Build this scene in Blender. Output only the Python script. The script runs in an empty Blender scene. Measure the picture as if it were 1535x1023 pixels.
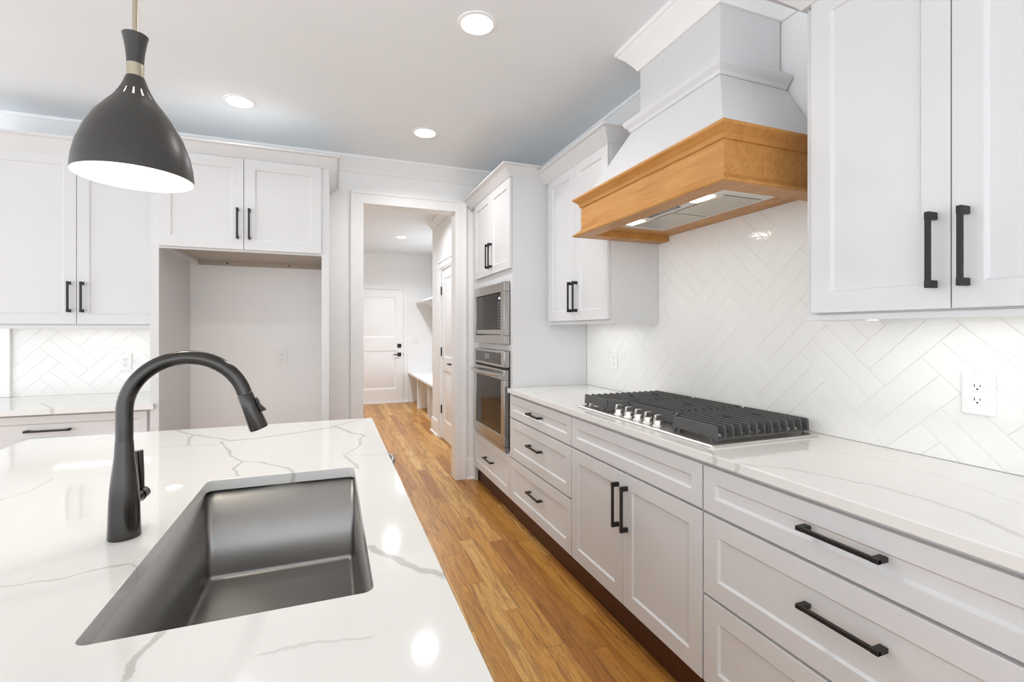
import bpy, bmesh, math, random
from mathutils import Vector, Matrix
random.seed(7)
PI = math.pi
sc = bpy.context.scene
COL = sc.collection

# ------------------------------------------------------------------ camera
F_PX, W_PX = 712.0, 1535.0
cd = bpy.data.cameras.new('camera'); cam = bpy.data.objects.new('camera', cd); COL.objects.link(cam)
cd.sensor_width = 36.0; cd.sensor_fit = 'HORIZONTAL'
cd.lens = F_PX / W_PX * 36.0
cd.shift_y = -15.5 / W_PX
cd.clip_start = 0.02
cam.location = (0, 0, 1.31)
cam.rotation_euler = (PI / 2, 0, -math.atan(270.5 / F_PX))
sc.camera = cam

# ------------------------------------------------------------------ world, exposure
wd = bpy.data.worlds.new('world'); sc.world = wd; wd.use_nodes = True
bg = wd.node_tree.nodes['Background']
bg.inputs[0].default_value = (0.905, 0.95, 1.015, 1); bg.inputs[1].default_value = 2.0
sc.view_settings.view_transform = 'Standard'; sc.view_settings.look = 'None'
sc.view_settings.exposure = 0.32; sc.view_settings.gamma = 1.0
sc.view_settings.use_curve_mapping = False
sc.cycles.use_denoising = True
sc.cycles.max_bounces = 8; sc.cycles.diffuse_bounces = 6; sc.cycles.glossy_bounces = 4
sc.cycles.sample_clamp_indirect = 6.0
sc.cycles.caustics_reflective = False; sc.cycles.caustics_refractive = False

DOWN_W, MUD_W, UNDER_W, HOOD_W, PEND_W = 3.6, 20.0, 0.22, 0.3, 1.3

# ------------------------------------------------------------------ materials
def lin(r, g, b):
    f = lambda c: (c / 255 / 12.92) if c / 255 <= 0.04045 else ((c / 255 + 0.055) / 1.055) ** 2.4
    return (f(r), f(g), f(b), 1)

class N:
    """small node helper"""
    def __init__(s, name):
        s.m = bpy.data.materials.new(name); s.m.use_nodes = True
        s.t = s.m.node_tree; s.b = s.t.nodes['Principled BSDF']
    def n(s, typ, **kw):
        nd = s.t.nodes.new(typ)
        for k, v in kw.items(): setattr(nd, k, v)
        return nd
    def put(s, sock, v):
        if v is None: return
        if isinstance(v, bpy.types.NodeSocket): s.t.links.new(v, sock)
        else: sock.default_value = v
    def math(s, op, a, b=None, c=None, clamp=False):
        nd = s.n('ShaderNodeMath', operation=op, use_clamp=clamp)
        s.put(nd.inputs[0], a); s.put(nd.inputs[1], b); s.put(nd.inputs[2], c)
        return nd.outputs[0]
    def pos(s):
        return s.n('ShaderNodeNewGeometry').outputs['Position']
    def obj(s):
        return s.n('ShaderNodeTexCoord').outputs['Object']
    def sep(s, v):
        nd = s.n('ShaderNodeSeparateXYZ'); s.put(nd.inputs[0], v); return nd.outputs
    def comb(s, x=0.0, y=0.0, z=0.0):
        nd = s.n('ShaderNodeCombineXYZ')
        for i, v in enumerate((x, y, z)): s.put(nd.inputs[i], v)
        return nd.outputs[0]
    def mapv(s, v, scale=(1, 1, 1), loc=(0, 0, 0), rot=(0, 0, 0)):
        nd = s.n('ShaderNodeMapping'); s.put(nd.inputs[0], v)
        nd.inputs['Scale'].default_value = scale; nd.inputs['Location'].default_value = loc; nd.inputs['Rotation'].default_value = rot
        return nd.outputs[0]
    def noise(s, v, scale=5, detail=3, rough=0.5, dist=0.0, out='Fac', dim='3D'):
        nd = s.n('ShaderNodeTexNoise', noise_dimensions=dim); s.put(nd.inputs['Vector'], v)
        nd.inputs['Scale'].default_value = scale; nd.inputs['Detail'].default_value = detail
        nd.inputs['Roughness'].default_value = rough; nd.inputs['Distortion'].default_value = dist
        return nd.outputs[out]
    def ramp(s, fac, stops, interp='LINEAR'):
        nd = s.n('ShaderNodeValToRGB'); s.put(nd.inputs[0], fac)
        cr = nd.color_ramp; cr.interpolation = interp
        while len(cr.elements) < len(stops): cr.elements.new(0.5)
        for e, (p, c) in zip(cr.elements, stops):
            e.position = p; e.color = c if len(c) == 4 else (*c, 1)
        return nd.outputs[0]
    def rng(s, v, a, b, c=0.0, d=1.0, smooth=True):
        nd = s.n('ShaderNodeMapRange', interpolation_type='SMOOTHSTEP' if smooth else 'LINEAR')
        s.put(nd.inputs[0], v)
        for i, x in enumerate((a, b, c, d)): nd.inputs[1 + i].default_value = x
        return nd.outputs[0]
    def mix(s, fac, a, b, mode='MIX'):
        nd = s.n('ShaderNodeMix', data_type='RGBA', blend_type=mode)
        s.put(nd.inputs[0], fac); s.put(nd.inputs[6], a); s.put(nd.inputs[7], b)
        return nd.outputs[2]
    def bump(s, h, strength=0.1, dist=0.01):
        nd = s.n('ShaderNodeBump'); s.put(nd.inputs['Height'], h)
        nd.inputs['Strength'].default_value = strength; nd.inputs['Distance'].default_value = dist
        s.t.links.new(nd.outputs[0], s.b.inputs['Normal'])
    def set(s, color=None, rough=None, metal=None, spec=None, coat=None, emit=None, estr=None):
        I = s.b.inputs
        s.put(I['Base Color'], color); s.put(I['Roughness'], rough); s.put(I['Metallic'], metal)
        s.put(I['Specular IOR Level'], spec); s.put(I['Coat Weight'], coat)
        if emit: s.put(I['Emission Color'], emit); s.put(I['Emission Strength'], estr)
        return s.m

M = {}
def paint(name, rgb, rough, var=0.012):
    k = N(name); nz = k.noise(k.pos(), 3.0, 2)
    c = lin(*rgb); a = tuple(x * (1 - var) for x in c[:3]) + (1,); b = tuple(min(1, x * (1 + var)) for x in c[:3]) + (1,)
    col = k.ramp(nz, [(0.3, a), (0.7, b)])
    k.bump(k.noise(k.pos(), 260, 2), 0.03, 0.001)
    return k.set(col, rough, 0, 0.4)
M['cab'] = paint('cabinet_white_paint', (214, 214, 214), 0.33)
M['wall'] = paint('wall_white_paint', (242, 242, 241), 0.6)
M['ceil'] = paint('ceiling_white_paint', (234, 239, 242), 0.75)
M['trim'] = paint('trim_white_paint', (241, 241, 240), 0.35)
M['plate'] = paint('white_plastic', (238, 238, 236), 0.3)
M['underside'] = paint('bare_cabinet_underside', (178, 168, 156), 0.5)

def simple(name, rgb, rough, metal=0.0, spec=0.5, nscale=40, var=0.06, stretch=(1, 1, 1), bump=0.0):
    k = N(name); v = k.mapv(k.obj(), stretch); nz = k.noise(v, nscale, 4, 0.6)
    c = lin(*rgb)
    col = k.ramp(nz, [(0.25, tuple(x * (1 - var) for x in c[:3])), (0.75, tuple(min(1, x * (1 + var)) for x in c[:3]))])
    r = k.rng(nz, 0.2, 0.8, max(0.02, rough - 0.02), rough + 0.02)
    if bump: k.bump(nz, bump, 0.002)
    return k.set(col, r, metal, spec)
M['black'] = simple('matte_black_metal', (24, 23, 22), 0.42, 0.0, 0.45)
M['faucet'] = simple('brushed_black_stainless', (74, 72, 70), 0.2, 1.0, 0.5, 5, 0.02)
M['shade'] = simple('black_shade_paint', (60, 58, 56), 0.36, 0.0, 0.4)
M['brass'] = simple('satin_brass', (186, 178, 158), 0.28, 1.0, 0.5, 8, 0.02)
M['steel'] = simple('brushed_steel', (178, 176, 172), 0.26, 1.0, 0.5, 30, 0.06, (1, 1, 30))
M['steel_pan'] = simple('cooktop_steel', (214, 211, 207), 0.36, 1.0, 0.5, 30, 0.05, (30, 1, 1))
M['chrome'] = simple('polished_chrome', (240, 237, 232), 0.22, 1.0, 0.5)
M['sink'] = simple('sink_steel', (158, 156, 153), 0.33, 1.0, 0.5, 3, 0.03)
M['iron'] = simple('cast_iron', (84, 83, 82), 0.5, 0.0, 0.5, 200, 0.15, (1, 1, 1), 0.05)
M['burner'] = simple('burner_black', (28, 28, 28), 0.5)
M['glass'] = simple('dark_oven_glass', (18, 16, 15), 0.05, 0.0, 0.2)
M['display'] = simple('black_display', (12, 12, 13), 0.06, 0.0, 0.7)
M['keys'] = simple('grey_key_legends', (120, 120, 120), 0.4)
M['filter'] = simple('hood_filter_mesh', (190, 184, 172), 0.35, 1.0, 0.5, 300, 0.2)
M['shadow_gap'] = simple('dark_slot', (30, 28, 26), 0.7)
M['shade_in'] = simple('white_enamel', (245, 243, 238), 0.5)
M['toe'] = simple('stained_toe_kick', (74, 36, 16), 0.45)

def emis(name, rgb, strength):
    k = N(name); return k.set(lin(*rgb), 0.4, 0, 0.5, None, lin(*rgb), strength)
M['lamp'] = emis('lamp_lens', (255, 250, 240), 9.0)
M['bulb'] = emis('bulb', (255, 248, 236), 14.0)
M['hoodlamp'] = emis('hood_lamp', (255, 246, 226), 6.0)
M['strip'] = emis('under_cabinet_lens', (255, 250, 240), 1.6)
M['clock'] = emis('lit_clock', (235, 245, 255), 2.5)

# --- oak floor
def oak():
    k = N('oak_plank_floor'); x, y, z = k.sep(k.pos())
    w = 0.083
    xr = k.math('DIVIDE', x, w); row = k.math('FLOOR', xr); fx = k.math('FRACT', xr)
    wn = k.n('ShaderNodeTexWhiteNoise', noise_dimensions='1D'); k.put(wn.inputs['W'], row)
    yo = k.math('MULTIPLY_ADD', wn.outputs[0], 3.7, y)
    wn3 = k.n('ShaderNodeTexWhiteNoise', noise_dimensions='1D'); k.put(wn3.inputs['W'], k.math('ADD', row, 91.3))
    ln = k.math('MULTIPLY_ADD', wn3.outputs[0], 0.9, 0.75)
    yr = k.math('DIVIDE', yo, ln); pid = k.math('FLOOR', yr); fy = k.math('FRACT', yr)
    wn2 = k.n('ShaderNodeTexWhiteNoise', noise_dimensions='2D'); k.put(wn2.inputs['Vector'], k.comb(row, pid))
    rnd = wn2.outputs[0]
    base = k.ramp(rnd, [(0.0, lin(172, 114, 50)), (0.3, lin(196, 138, 64)), (0.7, lin(208, 152, 75)), (1.0, lin(228, 182, 110))])
    off = k.math('MULTIPLY', rnd, 37.0)
    gv = k.comb(k.math('MULTIPLY', x, 34.0), k.math('MULTIPLY_ADD', y, 2.2, off), off)
    g1 = k.noise(gv, 1.0, 5, 0.6, 1.6)
    gv2 = k.comb(k.math('MULTIPLY', x, 26.0), k.math('MULTIPLY_ADD', y, 1.3, off), off)
    cath = k.noise(gv2, 1.0, 2, 0.5, 2.4)
    band = k.math('PINGPONG', k.math('MULTIPLY', cath, 9.0), 0.5)
    streak = k.noise(k.comb(k.math('MULTIPLY', x, 22.0), k.math('MULTIPLY_ADD', y, 0.7, off), off), 1.0, 3, 0.6, 1.0)
    base = k.mix(k.rng(streak, 0.56, 0.72, 0, 0.6), base, lin(120, 70, 28))
    c1 = k.mix(k.rng(g1, 0.42, 0.72, 0, 0.7), base, lin(124, 76, 32))
    c2 = k.mix(k.math('MULTIPLY', k.rng(band, 0.30, 0.5), 0.42), c1, lin(120, 74, 34))
    fine = k.noise(k.comb(k.math('MULTIPLY', x, 300.0), k.math('MULTIPLY', y, 6.0), off), 1.0, 2)
    c3 = k.mix(k.rng(fine, 0.5, 0.8, 0, 0.22), c2, lin(110, 68, 32))
    knot = k.noise(k.comb(k.math('MULTIPLY', x, 14.0), k.math('MULTIPLY', y, 2.4), off), 1.0, 2)
    c4 = k.mix(k.rng(knot, 0.70, 0.80, 0, 0.6), c3, lin(92, 54, 26))
    ex = k.math('MINIMUM', fx, k.math('SUBTRACT', 1.0, fx)); ey = k.math('MULTIPLY', k.math('MINIMUM', fy, k.math('SUBTRACT', 1.0, fy)), 9.0)
    e = k.math('MINIMUM', ex, ey)
    gap = k.rng(e, 0.0, 0.022, 1, 0)
    c5 = k.mix(k.math('MULTIPLY', gap, 0.6), c4, lin(80, 48, 24))
    k.bump(k.math('SUBTRACT', k.math('MULTIPLY', g1, 0.15), gap), 0.12, 0.002)
    return k.set(c5, k.rng(g1, 0.2, 0.8, 0.27, 0.4), 0, 0.45)
M['oak'] = oak()

def hoodwood(name, axis):
    k = N(name); x, y, z = k.sep(k.pos())
    if axis == 'x': gv = k.comb(k.math('MULTIPLY', x, 3.0), k.math('MULTIPLY', y, 40.0), k.math('MULTIPLY', z, 40.0))
    else: gv = k.comb(k.math('MULTIPLY', x, 40.0), k.math('MULTIPLY', y, 3.0), k.math('MULTIPLY', z, 40.0))
    g = k.noise(gv, 1.0, 5, 0.6, 0.8); b = k.noise(k.pos(), 7.0, 3, 0.6)
    col = k.ramp(g, [(0.25, lin(172, 114, 54)), (0.5, lin(192, 139, 75)), (0.8, lin(204, 154, 90))])
    col = k.mix(k.rng(b, 0.35, 0.75, 0, 0.3), col, lin(168, 110, 48))
    return k.set(col, 0.4, 0, 0.4)
M['maple'] = hoodwood('stained_maple', 'y')

# --- quartz with veins: each vein is a curve y=f(x) or x=f(y) in metres on the slab
def quartz(name, veins, base=(225, 223, 218)):
    k = N(name); P = k.pos()
    wob = k.noise(P, 22.0, 4, 0.6, out='Color')
    nd = k.n('ShaderNodeVectorMath', operation='SUBTRACT'); k.put(nd.inputs[0], wob); nd.inputs[1].default_value = (0.5, 0.5, 0.5)
    nd2 = k.n('ShaderNodeVectorMath', operation='SCALE'); k.put(nd2.inputs[0], nd.outputs[0]); nd2.inputs['Scale'].default_value = 0.03
    nd3 = k.n('ShaderNodeVectorMath', operation='ADD'); k.put(nd3.inputs[0], P); k.put(nd3.inputs[1], nd2.outputs[0])
    x, y, z = k.sep(nd3.outputs[0])
    brk = k.noise(P, 9.0, 3, 0.6)
    total = None
    for axis, pts, wdt, amt in veins:
        pts = sorted(pts, key=lambda p: p[0])
        a0, a1 = pts[0][0], pts[-1][0]
        bl = min(p[1] for p in pts) - 0.05; bh = max(p[1] for p in pts) + 0.05
        t, s = (x, y) if axis == 'x' else (y, x)
        tn = k.rng(t, a0, a1, 0, 1, False)
        fc = k.n('ShaderNodeFloatCurve'); cu = fc.mapping.curves[0]
        qs = [((p[0] - a0) / (a1 - a0), (p[1] - bl) / (bh - bl)) for p in pts]
        cu.points[0].location = qs[0]; cu.points[1].location = qs[-1]
        for q in qs[1:-1]: cu.points.new(*q)
        for p in cu.points: p.handle_type = 'VECTOR'
        fc.mapping.update(); k.put(fc.inputs['Value'], tn)
        val = k.math('MULTIPLY_ADD', fc.outputs[0], bh - bl, bl)
        d = k.math('ABSOLUTE', k.math('SUBTRACT', s, val))
        # perpendicular distance is shorter on steep runs: mean slope
        L = sum(math.hypot(pts[i + 1][0] - pts[i][0], pts[i + 1][1] - pts[i][1]) for i in range(len(pts) - 1))
        d = k.math('MULTIPLY', d, (a1 - a0) / L)
        wv = k.math('MULTIPLY', k.math('MULTIPLY_ADD', brk, 1.5, 0.25), wdt)
        m = k.math('SUBTRACT', 1.0, k.math('DIVIDE', d, wv), clamp=True)
        inside = k.math('MULTIPLY', k.rng(t, a0 - 0.012, a0 + 0.004), k.rng(t, a1 + 0.012, a1 - 0.004))
        m = k.math('MULTIPLY', k.math('MULTIPLY', k.rng(m, 0.0, 0.55), inside), amt)
        total = m if total is None else k.math('MAXIMUM', total, m)
    soft = k.rng(k.noise(k.mapv(P, (1, 1, 1), (3.1, 1.7, 0.4), (0, 0, 0.6)), 2.3, 4, 0.55, 1.2), 0.45, 0.75, 0, 0.10)
    c = k.mix(soft, lin(*base), lin(214, 211, 205))
    if total is not None: c = k.mix(total, c, lin(184, 181, 175))
    return k.set(c, 0.06, 0, 0.5)

H_CAM, TH = 1.31, math.atan(270.5 / F_PX)
def on_z(u, v, Z):          # photo measurement -> point on the slab of height Z
    a, b = (u - 767.5) / F_PX, -(v - 496.0) / F_PX
    c, s = math.cos(TH), math.sin(TH); t = (Z - H_CAM) / b
    return ((a * c + s) * t, (c - a * s) * t)
def vein(px, wdt, amt, Z):
    P = [on_z(u, v, Z) for u, v in px]
    best = None
    for ax in (0, 1):      # axis along which the vein is most nearly monotone
        Q = [(p[ax], p[1 - ax]) for p in P]
        bad = min(sum(1 for i in range(len(Q) - 1) if Q[i + 1][0] <= Q[i][0] + 1e-4), sum(1 for i in range(len(Q) - 1) if Q[i + 1][0] >= Q[i][0] - 1e-4))
        span = abs(Q[-1][0] - Q[0][0])
        key = (bad, -span)
        if best is None or key < best[0]: best = (key, 'xy'[ax], Q)
    return (best[1], best[2], wdt, amt)
ZI, ZC, ZL = 0.88, 0.914, 0.876
isl_v = [
    ([(263, 646), (289, 652), (331, 658), (343, 661), (382, 658), (430, 651), (480, 644), (503, 639), (523, 633), (550, 627)], .010, .75),
    ([(232, 671), (284, 668), (330, 667)], .005, .55),
    ([(289, 652), (283, 661), (284, 668)], .008, .7),
    ([(331, 662), (350, 685), (363, 692)], .006, .75),
    ([(363, 692), (389, 693), (430, 702), (442, 711)], .007, .75),
    ([(363, 692), (350, 704), (356, 714)], .006, .75),
    ([(503, 640), (523, 648), (545, 653)], .012, .75),
    ([(545, 653), (538, 660), (541, 668), (530, 675), (515, 682)], .006, .75),
    ([(514, 684), (535, 697), (534, 703)], .007, .75),
    ([(516, 682), (548, 683), (580, 682)], .004, .5),
    ([(555, 819), (572, 830), (605, 844), (668, 866)], .010, .8),
    ([(240, 949), (226, 965), (211, 980), (184, 1019)], .008, .8),
    ([(385, 984), (430, 970), (480, 965), (555, 955)], .004, .4),
    ([(0, 880), (39, 876), (98, 867), (137, 855), (196, 845), (207, 852)], .004, .65),
    ([(0, 750), (30, 741), (51, 734), (78, 718)], .005, .4),
    ([(0, 688), (30, 679), (62, 673)], .005, .35)]
M['quartz_island'] = quartz('veined_quartz_island', [vein(p, w, a, ZI) for p, w, a in isl_v])
ctr_v = [
    ([(1085, 692), (1132, 699), (1174, 701), (1244, 715), (1314, 729), (1384, 748), (1453, 771), (1535, 805)], .010, .5),
    ([(1200, 664), (1213, 668), (1265, 680), (1335, 692), (1400, 712), (1470, 735), (1535, 757)], .006, .3),
    ([(800, 590), (815, 597), (822, 588), (838, 583)], .006, .45),
    ([(1050, 668), (1064, 676), (1075, 688)], .008, .6)]
M['quartz_counter'] = quartz('veined_quartz_counter', [vein(p, w, a, ZC) for p, w, a in ctr_v], (225, 223, 219))
M['quartz_left'] = quartz('veined_quartz_left', [vein([(60, 604), (76, 612), (82, 618)], .012, .7, ZL)], (225, 223, 219))

# --- glazed tile
def tile():
    k = N('glazed_white_tile')
    k.bump(k.noise(k.pos(), 16, 3, 0.6), 0.22, 0.006)
    return k.set(lin(238, 237, 233), 0.07, 0, 0.55)
M['tile'] = tile()
M['grout'] = paint('pale_grout', (222, 220, 215), 0.8)

# ------------------------------------------------------------------ mesh builder
class MB:
    def __init__(s): s.v = []; s.f = []; s.mi = []; s.cur = 0
    def add(s, vs, fs):
        o = len(s.v); s.v += [tuple(p) for p in vs]
        s.f += [tuple(i + o for i in f) for f in fs]; s.mi += [s.cur] * len(fs); return s
    def box(s, x0, x1, y0, y1, z0, z1):
        if x0 > x1: x0, x1 = x1, x0
        if y0 > y1: y0, y1 = y1, y0
        if z0 > z1: z0, z1 = z1, z0
        return s.add([(x0, y0, z0), (x1, y0, z0), (x1, y1, z0), (x0, y1, z0), (x0, y0, z1), (x1, y0, z1), (x1, y1, z1), (x0, y1, z1)],
                     [(3, 2, 1, 0), (4, 5, 6, 7), (0, 1, 5, 4), (1, 2, 6, 5), (2, 3, 7, 6), (3, 0, 4, 7)])
    def tube(s, pts, rad, seg=24, caps=True):
        pts = [Vector(p) for p in pts]
        if not hasattr(rad, '__len__'): rad = [rad] * len(pts)
        T = [(pts[min(i + 1, len(pts) - 1)] - pts[max(i - 1, 0)]).normalized() for i in range(len(pts))]
        u = T[0].orthogonal().normalized(); vs = []
        for i, p in enumerate(pts):
            u = (u - T[i] * u.dot(T[i])).normalized(); w = T[i].cross(u)
            for j in range(seg):
                a = 2 * PI * j / seg; vs.append(p + (u * math.cos(a) + w * math.sin(a)) * rad[i])
        fs = []
        for i in range(len(pts) - 1):
            for j in range(seg):
                k = (j + 1) % seg; fs.append((i * seg + j, i * seg + k, (i + 1) * seg + k, (i + 1) * seg + j))
        if caps: fs += [tuple(range(seg))[::-1], tuple(range((len(pts) - 1) * seg, len(pts) * seg))]
        return s.add(vs, fs)
    def cyl(s, p0, p1, r0, r1=None, seg=32):
        return s.tube([p0, p1], [r0, r0 if r1 is None else r1], seg)
    def lathe(s, prof, c=(0, 0, 0), seg=64, closed=False, skip=None):
        vs = []; fs = []
        for r, z in prof:
            for j in range(seg):
                a = 2 * PI * j / seg; vs.append((c[0] + r * math.cos(a), c[1] + r * math.sin(a), c[2] + z))
        n = len(prof)
        for i in range(n if closed else n - 1):
            for j in range(seg):
                if skip and skip(i, j): continue
                k = (j + 1) % seg; i2 = (i + 1) % n
                fs.append((i * seg + j, i * seg + k, i2 * seg + k, i2 * seg + j))
        return s.add(vs, fs)
    def prism(s, poly, axis, a0, a1):
        """poly: 2D points; axis 'x': (y,z), 'y': (x,z), 'z': (x,y)"""
        def P(q, a): return (a, q[0], q[1]) if axis == 'x' else (q[0], a, q[1]) if axis == 'y' else (q[0], q[1], a)
        n = len(poly); vs = [P(q, a0) for q in poly] + [P(q, a1) for q in poly]
        fs = [tuple(range(n))[::-1], tuple(range(n, 2 * n))] + [(i, (i + 1) % n, n + (i + 1) % n, n + i) for i in range(n)]
        return s.add(vs, fs)
    def sweep(s, path, prof, closed=False):
        """path: plan (x,y) points; prof: closed (offset to the left of travel, z) loop; mitred"""
        n = len(path); P = [Vector(p) for p in path]; rings = []
        for i in range(n):
            d0 = (P[i] - P[i - 1]).normalized() if (i > 0 or closed) else None
            d1 = (P[(i + 1) % n] - P[i]).normalized() if (i < n - 1 or closed) else None
            n0 = Vector((-d0.y, d0.x)) if d0 else None; n1 = Vector((-d1.y, d1.x)) if d1 else None
            if n0 is None: m = n1
            elif n1 is None: m = n0
            else:
                m = (n0 + n1); m = m / max(1e-6, m.dot(n0))
            rings.append([(P[i].x + m.x * o, P[i].y + m.y * o, z) for o, z in prof])
        k = len(prof); vs = [v for r in rings for v in r]; fs = []
        for i in range(n if closed else n - 1):
            for j in range(k):
                a, b = i * k + j, i * k + (j + 1) % k; i2 = (i + 1) % n
                fs.append((a, b, i2 * k + (j + 1) % k, i2 * k + j))
        if not closed: fs += [tuple(range(k)), tuple(range((n - 1) * k, n * k))[::-1]]
        return s.add(vs, fs)
    def build(s, name, mats, parent=None, loc=(0, 0, 0), rot=(0, 0, 0), bevel=0.0, seg=2, smooth=True, ang=35):
        me = bpy.data.meshes.new(name); me.from_pydata(s.v, [], s.f)
        if not isinstance(mats, (list, tuple)): mats = [mats]
        for m in mats: me.materials.append(m)
        if len(mats) > 1: me.polygons.foreach_set('material_index', s.mi)
        bm = bmesh.new(); bm.from_mesh(me); bmesh.ops.recalc_face_normals(bm, faces=bm.faces); bm.to_mesh(me); bm.free()
        if smooth:
            me.polygons.foreach_set('use_smooth', [True] * len(me.polygons)); me.set_sharp_from_angle(angle=math.radians(ang))
        me.update()
        o = bpy.data.objects.new(name, me); COL.objects.link(o)
        o.location = loc; o.rotation_euler = rot
        if parent: o.parent = parent
        if bevel:
            b = o.modifiers.new('bevel', 'BEVEL'); b.width = bevel; b.segments = seg; b.limit_method = 'ANGLE'; b.angle_limit = math.radians(40)
        return o

def tag(o, label=None, cat=None, group=None, kind=None):
    if label: o['label'] = label
    if cat: o['category'] = cat
    if group: o['group'] = group
    if kind: o['kind'] = kind
    return o
def thing(name, label, cat, loc=(0, 0, 0), rz=0.0, group=None):
    o = bpy.data.objects.new(name, None); COL.objects.link(o); o.empty_display_size = 0.1
    o.location = loc; o.rotation_euler = (0, 0, rz)
    return tag(o, label, cat, group)
def copy_tree(o, parent=None):
    c = o.copy(); COL.objects.link(c)
    if parent: c.parent = parent
    for ch in list(o.children): copy_tree(ch, c)
    return c
def struct(name, mb, mat, **kw):
    return tag(mb.build(name, mat, **kw), kind='structure')
def area_light(name, parent, loc, size, power, color=(1, 0.96, 0.9), size_y=None, rot=(0, 0, 0), spread=PI):
    l = bpy.data.lights.new(name, 'AREA'); l.energy = power; l.color = color
    if size_y: l.shape = 'RECTANGLE'; l.size = size; l.size_y = size_y
    else: l.shape = 'DISK'; l.size = size
    l.spread = spread
    o = bpy.data.objects.new(name, l); COL.objects.link(o); o.location = loc; o.rotation_euler = rot
    if parent: o.parent = parent
    return o

# ------------------------------------------------------------------ layout (metres)
XW = 1.755            # face of the right wall tile
YB = 4.07             # back wall
ZCEIL = 2.715
MX, MY = 1.245, 8.86  # mudroom right wall and end wall

# ------------------------------------------------------------------ setting
struct('floor', MB().box(-3.6, 2.4, -1.6, 9.0, -0.05, 0.0), M['oak'], smooth=False)
struct('ceiling', MB().box(-5.0, 2.4, -4.0, 9.0, ZCEIL, ZCEIL + 0.05), M['ceil'], smooth=False)
struct('wall_right', MB().box(XW + 0.008, XW + 0.12, -4.0, YB, 0, ZCEIL), M['wall'], smooth=False)
OX0, OX1, OZ = 0.244, 1.012, 2.35      # doorway
wb = MB()
wb.box(-5.0, OX0 - 0.015, YB, YB + 0.12, 0, ZCEIL); wb.box(OX1 + 0.015, XW + 0.12, YB, YB + 0.12, 0, ZCEIL)
wb.box(OX0 - 0.015, OX1 + 0.015, YB, YB + 0.12, OZ + 0.015, ZCEIL)
struct('wall_back', wb, M['wall'], smooth=False)
# mudroom shell
wm = MB(); wm.box(-0.9, 1.86, MY, MY + 0.1, 0, ZCEIL)
struct('wall_mudroom_end', wm, M['wall'], smooth=False)
struct('wall_mudroom_left', MB().box(-0.98, -0.88, YB + 0.12, MY, 0, ZCEIL), M['wall'], smooth=False)
D2Y0, D2Y1 = 5.02, 5.72
wr = MB(); wr.box(MX, MX + 0.11, YB + 0.12, D2Y0 - 0.02, 0, ZCEIL); wr.box(MX, MX + 0.11, D2Y1 + 0.02, 6.23, 0, ZCEIL)
wr.box(MX, MX + 0.11, D2Y0 - 0.02, D2Y1 + 0.02, 2.08, ZCEIL); wr.box(MX + 0.11, 1.86, 6.12, 6.23, 0, ZCEIL)
wr.box(1.76, 1.86, 6.23, MY, 0, ZCEIL)
struct('wall_mudroom_right', wr, M['wall'], smooth=False)

# crown moulding round the kitchen and over the hood
CR = [(0.0, 2.60), (0.012, 2.60), (0.016, 2.612), (0.03, 2.632), (0.052, 2.662), (0.076, 2.684), (0.082, 2.692), (0.09, 2.695), (0.09, ZCEIL), (0.0, ZCEIL)]
BX, BY0, BY1 = 1.433, 1.46, 1.978      # hood chimney box: front, near and far sides
path = [(XW + 0.008, -1.0), (XW + 0.008, BY0), (BX, BY0), (BX, BY1), (XW + 0.008, BY1), (XW + 0.008, YB), (-4.0, YB)]
struct('trim_1', MB().sweep(path, CR), M['trim'], ang=25)
CRM = [(o, z) for o, z in CR]
struct('trim_2', MB().sweep([(MX, YB + 0.12), (MX, 6.23), (MX + 0.11, 6.23), (1.76, 6.23), (1.76, MY)], [(o * 0.6, ZCEIL - (ZCEIL - z) * 0.7) for o, z in CRM]), M['trim'], ang=25)

def casing(name, x0, x1, zt, y, w=0.1, parent=None, both=None):
    """flat casing with a raised outer band, on a wall facing -y"""
    b = MB()
    for a0, a1, o0, o1 in ((x0 - w + 0.012, x0, x0 - w, x0 - w + 0.022), (x1, x1 + w - 0.012, x1 + w - 0.022, x1 + w)):
        b.box(a0, a1, y - 0.018, y, 0, zt); b.box(o0, o1, y - 0.026, y, 0, zt + w - 0.022)
    b.box(x0 - w + 0.012, x1 + w - 0.012, y - 0.018, y, zt + 0.0002, zt + w - 0.012); b.box(x0 - w, x1 + w, y - 0.026, y, zt + w - 0.0218, zt + w)
    return b
b = casing('c', OX0, OX1, OZ, YB, 0.1)
b.box(OX0 - 0.015, OX0, YB, YB + 0.12, 0, OZ); b.box(OX1, OX1 + 0.015, YB, YB + 0.12, 0, OZ); b.box(OX0 - 0.015, OX1 + 0.015, YB, YB + 0.12, OZ, OZ + 0.015)
b.box(OX0 - 0.1, OX0, YB + 0.12, YB + 0.138, 0, OZ + 0.1); b.box(OX1, OX1 + 0.1, YB + 0.12, YB + 0.138, 0, OZ + 0.1); b.box(OX0, OX1, YB + 0.12, YB + 0.138, OZ, OZ + 0.1)
struct('trim_3', b, M['trim'], bevel=0.002)
def baseboard(path, h=0.185):
    return MB().sweep(path, [(0, 0.0), (0.03, 0.0), (0.028, 0.012), (0.015, 0.02), (0.015, h - 0.03), (0.011, h - 0.012), (0.006, h), (0, h)])
struct('baseboard_back', baseboard([(1.175, YB), (OX1 + 0.1, YB)]), M['trim'])
struct('baseboard_back_left', baseboard([(OX0 - 0.1, YB), (-0.012, YB)]), M['trim'])
struct('baseboard_mudroom', baseboard([(MX, D2Y1 + 0.1), (MX, 6.23), (MX + 0.11, 6.23), (1.345, 6.23)]), M['trim'])
struct('baseboard_mudroom_near', baseboard([(MX, YB + 0.14), (MX, D2Y0 - 0.1)]), M['trim'])

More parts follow.
